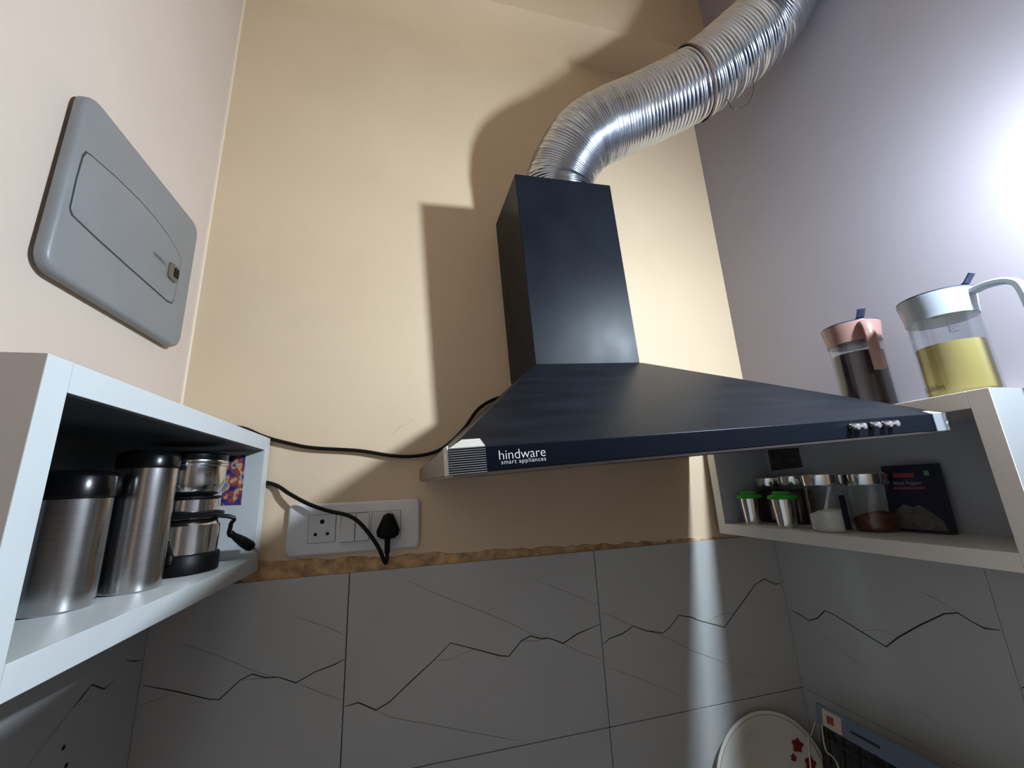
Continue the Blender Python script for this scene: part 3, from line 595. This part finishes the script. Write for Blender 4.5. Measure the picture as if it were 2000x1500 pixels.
# ------------------------------------------------------------------ jugs on the right cabinet
def arc_handle(path, w0, w1):
    """flat strap handle: rectangular section swept along the path"""
    V, Fc = [], []; N = len(path)
    for i, p in enumerate(path):
        t = (path[min(i+1, N-1)]-path[max(i-1, 0)]).normalized(); return_n = None
        s = SIDE; n = t.cross(s).normalized()
        for a_, b2 in ((-1, -0.5), (-0.5, -1), (0.5, -1), (1, -0.5), (1, 0.5), (0.5, 1), (-0.5, 1), (-1, 0.5)): V.append(p+s*a_*w0+n*b2*w1)
    for i in range(N-1):
        for k in range(8): Fc.append((i*8+k, i*8+(k+1) % 8, (i+1)*8+(k+1) % 8, (i+1)*8+k))
    Fc += [tuple(range(8)), tuple(range((N-1)*8, N*8))]
    return V, Fc
def jug(c, r, h, fill, lid_h, lidm, liq, hdir, label, reach, drop):
    global SIDE
    t = root('water_jug', (c[0], c[1], ZJ), label, 'jug', 'jugs on the right cabinet')
    ctr = (c[0], c[1], ZJ)
    obj('glass', lathe([(r-0.004, 0.0), (r, 0.004), (r, h), (r-0.0018, h), (r-0.0018, 0.006), (r-0.006, 0.004)], ctr, 56), 'glass', t, smooth=True)
    obj('liquid', lathe([(r-0.006, 0.0045), (r-0.0022, 0.008), (r-0.0022, fill)], ctr, 56), liq, t, smooth=True)
    lid = obj('lid', lathe([(r-0.004, h-0.004), (r+0.001, h-0.003), (r+0.0015, h+0.006), (r+0.0045, h+lid_h-0.003), (r+0.0045, h+lid_h)], ctr, 56), lidm, t, smooth=True)
    obj('lid_plate', lathe([(r+0.0042, h+lid_h), (r+0.0042, h+lid_h+0.0018), (r*0.5, h+lid_h+0.003)], ctr, 56), 'dark_lid', lid, smooth=True)
    hd = Vector((math.cos(hdir), math.sin(hdir), 0)); SIDE = Vector((-hd.y, hd.x, 0)); C = Vector(ctr)
    zt_ = h+lid_h
    P = spline([C+hd*(r-0.001)+Vector((0, 0, zt_-0.008)), C+hd*(r+reach*0.45)+Vector((0, 0, zt_-0.006)), C+hd*(r+reach*0.85)+Vector((0, 0, zt_-0.012)), C+hd*(r+reach)+Vector((0, 0, zt_-0.028)), C+hd*(r+reach+0.001)+Vector((0, 0, zt_-drop*0.7)), C+hd*(r+reach+0.001)+Vector((0, 0, zt_-drop))], 6)
    obj('handle', arc_handle(P, 0.0068, 0.0042), lidm, t, smooth=True, angle=50)
    # flip lever over the handle and a small spout flap opposite
    P = [C+hd*(r-0.006)+Vector((0, 0, zt_+0.0025)), C+hd*(r+0.001)+Vector((0, 0, zt_+0.006)), C+hd*(r+0.009)+Vector((0, 0, zt_+0.016))]
    obj('lever', arc_handle(P, 0.0055, 0.0016), 'dark_lid', lid)
    P = [C-hd*(r-0.010)+Vector((0, 0, zt_+0.003)), C-hd*(r-0.003)+Vector((0, 0, zt_+0.0045)), C-hd*(r+0.002)+Vector((0, 0, zt_+0.003))]
    obj('spout_flap', arc_handle(P, 0.012, 0.0016), 'dark_lid', lid)
    return t
c1 = (0.715, 0.482)
jug(c1, 0.0350, 0.118, 0.098, 0.028, 'pink_lid', 'dark_liquid', math.atan2(-0.86, -0.50), 'glass jug of dark liquid with a pinkish brown lid and handle', 0.014, 0.085)
c2 = (0.715, 0.366)
j2 = jug(c2, 0.0360, 0.112, 0.0725, 0.030, 'blue_white_lid', 'yellow_liquid', math.atan2(-0.995, -0.02), 'glass jug of yellow liquid with a white lid and long handle', 0.046, 0.12)
a2 = math.atan2(-c2[1], -c2[0])
obj('lettering', wrap(shift(fit_text('Dubblin', 0.034), dz=0.0003), c2, 0.0362, a2-1.40, ZJ+0.0115), 'ink', j2)
mk = []
for k in range(9): mk.append(box(0, 0.0045 if k % 2 else 0.008, 0.083+k*0.0034, 0.0835+k*0.0034, 0.0002, 0.0004))
mk.append(box(-0.0004, 0.0001, 0.083, 0.111, 0.0002, 0.0004))
obj('scale_marks', wrap(join(*mk), c2, 0.0361, a2+0.12, ZJ), 'ink', j2)
obj('lettering', wrap(shift(fit_text('1000ml', 0.010), dz=0.0003), c2, 0.0361, a2-0.22, ZJ+0.106), 'ink', j2)

# ================================================================== SWITCHBOARD
sb = root('switchboard', (-0.09, YB, -0.098), 'white wall switchboard with sockets and two switches below the hood cord', 'switchboard')
SBT = (0, YB, 0)
obj('plate', xf(prism(rrect(-0.1995, 0.0195, -0.0972, -0.0125, 0.008), 0.009, 0.0045), MB, SBT), 'white_plastic', sb, smooth=True, angle=50)
def module(x0, x1, z0, z1, nm, m='white_module', t=0.0105):
    g = obj('module_gap', xf(prism(rrect(x0-0.0006, x1+0.0006, z0-0.0006, z1+0.0006, 0.0012, 2), 0.0004, 0, 0.009), MB, SBT), 'dark_gap', sb)
    return obj(nm, xf(prism(rrect(x0, x1, z0, z1, 0.001, 2), t-0.009, 0.0004, 0.009), MB, SBT), m, sb)
s1 = module(-0.1658, -0.1226, -0.0768, -0.0315, 'socket')
for (x, z, r) in ((-0.1442, -0.0429, 0.0037), (-0.1539, -0.0632, 0.0028), (-0.1348, -0.0630, 0.0028)): obj('pin_hole', xf(prism(circ(x, z, r), 0.0002, 0, 0.0105), MB, SBT), 'black', s1)
for x0, x1 in ((-0.1135, -0.0907), (-0.0893, -0.0675)):
    g = obj('module_gap', xf(prism(rrect(x0-0.0009, x1+0.0002, -0.0788, -0.0310, 0.001, 2), 0.0004, 0, 0.009), MB, SBT), 'dark_gap', sb)
    V = [(x0, -0.0775, 0.0094), (x1, -0.0775, 0.0094), (x1, -0.0320, 0.0094), (x0, -0.0320, 0.0094), (x0, -0.0775, 0.0165), (x1, -0.0775, 0.0165), (x1, -0.0320, 0.0105), (x0, -0.0320, 0.0105)]
    obj('switch', xf((V, [(0, 1, 2, 3), (4, 5, 6, 7), (0, 1, 5, 4), (1, 2, 6, 5), (2, 3, 7, 6), (3, 0, 4, 7)]), MB, SBT), 'white_module', sb)
s2 = module(-0.0630, -0.0140, -0.0785, -0.0318, 'socket')

# ------------------------------------------------------------------ hood power cord with its plug
pc = root('power_cord', (-0.0350, 0.775, -0.118), 'black hood power cord with a three pin plug in the switchboard', 'cord')
c1p = [(0.215, 0.8, 0.185), (0.1738, 0.798, 0.1785), (0.1339, 0.797, 0.156), (0.1022, 0.797, 0.1145), (0.067, 0.797, 0.082), (0.038, 0.797, 0.069), (0.0002, 0.797, 0.0645), (-0.0368, 0.797, 0.0675), (-0.091, 0.797, 0.0775), (-0.169, 0.797, 0.0845), (-0.2113, 0.797, 0.0940), (-0.2480, 0.797, 0.1055), (-0.285, 0.795, 0.1215), (-0.325, 0.795, 0.1225), (-0.352, 0.800, 0.105), (-0.352, 0.8005, 0.070), (-0.315, 0.8005, 0.045), (-0.260, 0.8005, 0.032), (-0.2250, 0.7995, 0.0225), (-0.198, 0.790, 0.0060), (-0.1671, 0.783, -0.0113), (-0.1342, 0.779, -0.0247), (-0.1051, 0.776, -0.0327), (-0.086, 0.774, -0.0431), (-0.0664, 0.772, -0.0640), (-0.0487, 0.770, -0.0895), (-0.0400, 0.770, -0.1090), (-0.0362, 0.773, -0.1150), (-0.0345, 0.7755, -0.1080), (-0.0347, 0.776, -0.0950)]
obj('cable', tube(spline(c1p, 8), 0.0033, 10), 'rubber', pc, smooth=True)
outl = [(-0.0345, -0.0345), (-0.0265, -0.0375), (-0.0195, -0.0520), (-0.0145, -0.0640), (-0.0165, -0.0720), (-0.0235, -0.0765), (-0.0345, -0.0775), (-0.0455, -0.0765), (-0.0525, -0.0720), (-0.0540, -0.0640), (-0.0490, -0.0520), (-0.0425, -0.0375)]
pl = obj('plug', xf(prism(outl, 0.024, 0.008, 0.0107), MB, SBT), 'black', pc, smooth=True, angle=60)
obj('strain_relief', lathe([(0.0042, 0), (0.0046, 0.004), (0.0048, 0.02), (0.0062, 0.026)], (-0.0347, 0.776, -0.1000), 16), 'black', pl, smooth=True)

# ================================================================== THINGS STANDING ON THE WORKTOP
def leaning(data, base, tilt, spin):
    M = Matrix.Rotation(spin, 3, 'Z') @ Matrix.Rotation(tilt, 3, 'X'); return xf(data, M, base)
PR = 0.12
plate_t = root('dinner_plate', (0.655, 0.765, -0.681), 'cream plate with red flowers leaning on the tiles', 'plate')
M = Matrix.Rotation(R(-3), 3, 'Z') @ Matrix.Rotation(R(90-6), 3, 'X')
Cp = Vector((0.6595, 0.779, -0.681+PR*math.cos(R(6))+0.0005))
prof = [(0.001, -0.002), (0.075, -0.002), (0.082, 0.003), (0.108, 0.009), (PR-0.003, 0.0115), (PR, 0.0118), (PR, 0.0135), (PR-0.004, 0.0138), (0.110, 0.0118), (0.083, 0.006), (0.076, 0.0015), (0.001, 0.001)]
obj('body', xf(lathe(prof, n=96, closed=False), M, Cp), 'ceramic', plate_t, smooth=True, angle=60)
obj('rim_line', xf(lathe([(PR-0.0065, 0.0136), (PR-0.0055, 0.0141)], n=96, closed=False), M, Cp), 'vein_faint', plate_t)
for k, (u_, v_, r_) in enumerate(((0.070, 0.056, 0.012), (0.088, 0.026, 0.012), (0.060, 0.036, 0.006), (-0.065, -0.06, 0.012))):
    pts = [(u_+r_*(0.86+0.14*math.cos(5*a_)+0.05*math.cos(3*a_+k))*math.cos(a_), v_+r_*(0.86+0.14*math.cos(5*a_)+0.05*math.cos(3*a_+k))*math.sin(a_)) for a_ in [2*math.pi*i/40 for i in range(40)]]
    rr_ = math.hypot(u_, v_); zz = 0.0014 if rr_ < 0.0700 else 0.0062+(rr_-0.083)*0.215
    obj('flower', xf(prism(pts, 0.0022, 0, zz), M, Cp), 'flower_red', plate_t)
# packed wire grill leaning on the right wall
gp = root('grill_pack', (0.70, 0.56, -0.681), 'packed black wire grill with blue card header beside the plate', 'pack')
nA = Vector((0, -1, 0)); upv = Vector((0.05, 0, 0.276)).normalized(); outv = Vector((-0.276, 0, 0.05)).normalized()
Og = Vector((0.668, 0.698, -0.6785))
def gq(u0, u1, v0, v1, d0, d1):
    V = [Og+nA*u_+upv*v_+outv*d_ for d_ in (d0, d1) for v_ in (v0, v1) for u_ in (u0, u1)]
    return V, [(0, 1, 3, 2), (4, 5, 7, 6), (0, 1, 5, 4), (2, 3, 7, 6), (0, 2, 6, 4), (1, 3, 7, 5)]
GV = 0.282
obj('backing_card', gq(0, 0.30, 0, GV-0.022, -0.004, -0.002), 'pack_dark', gp)
hdr = obj('header_card', gq(0, 0.30, GV-0.030, GV, -0.002, 0.004), 'pack_card', gp)
obj('printed_patch', gq(0.012, 0.045, GV-0.029, GV-0.004, 0.004, 0.0043), 'pack_cream', hdr)
obj('printed_mark', gq(0.020, 0.032, GV-0.022, GV-0.010, 0.0043, 0.0046), 'flower_red', hdr)
obj('printed_line', gq(0.060, 0.105, GV-0.018, GV-0.014, 0.004, 0.0043), 'carton_blue', hdr)
obj('printed_mark', ([Og+nA*(0.185+0.008*math.cos(a_)*s)+upv*(GV-0.016+0.008*math.sin(a_)*s)+outv*0.0043 for s in (1, 0.75) for a_ in [2*math.pi*i/24 for i in range(24)]], [(i, (i+1) % 24, 24+(i+1) % 24, 24+i) for i in range(24)]), 'carton_blue', hdr)
for k in range(12): obj('grill_wire', tube([Og+nA*(0.012+k*0.025)+upv*0.004+outv*0.003, Og+nA*(0.012+k*0.025)+upv*(GV-0.032)+outv*0.003], 0.0012, 8), 'grill_wire', gp)
for k in range(7): obj('grill_wire', tube([Og+nA*0.008+upv*(0.02+k*0.036)+outv*0.0055, Og+nA*0.294+upv*(0.02+k*0.036)+outv*0.0055], 0.0012, 8), 'grill_wire', gp)
hk = [Og+nA*0.012+upv*(GV-0.028)+outv*0.008, Og+nA*0.020+upv*(GV-0.06)+outv*0.012, Og+nA*0.045+upv*(GV-0.085)+outv*0.014, Og+nA*0.05+upv*0.02+outv*0.012]
obj('handle_wire', tube(spline(hk, 8), 0.0016, 8), 'wire', gp, smooth=True)
hk = [Og+nA*0.002+upv*(GV-0.028)+outv*0.008, Og+nA*-0.004+upv*(GV-0.05)+outv*0.012, Og+nA*-0.010+upv*(GV-0.075)+outv*0.014, Og+nA*0.0+upv*0.02+outv*0.012]
obj('handle_wire', tube(spline(hk, 8), 0.0016, 8), 'wire', gp, smooth=True)
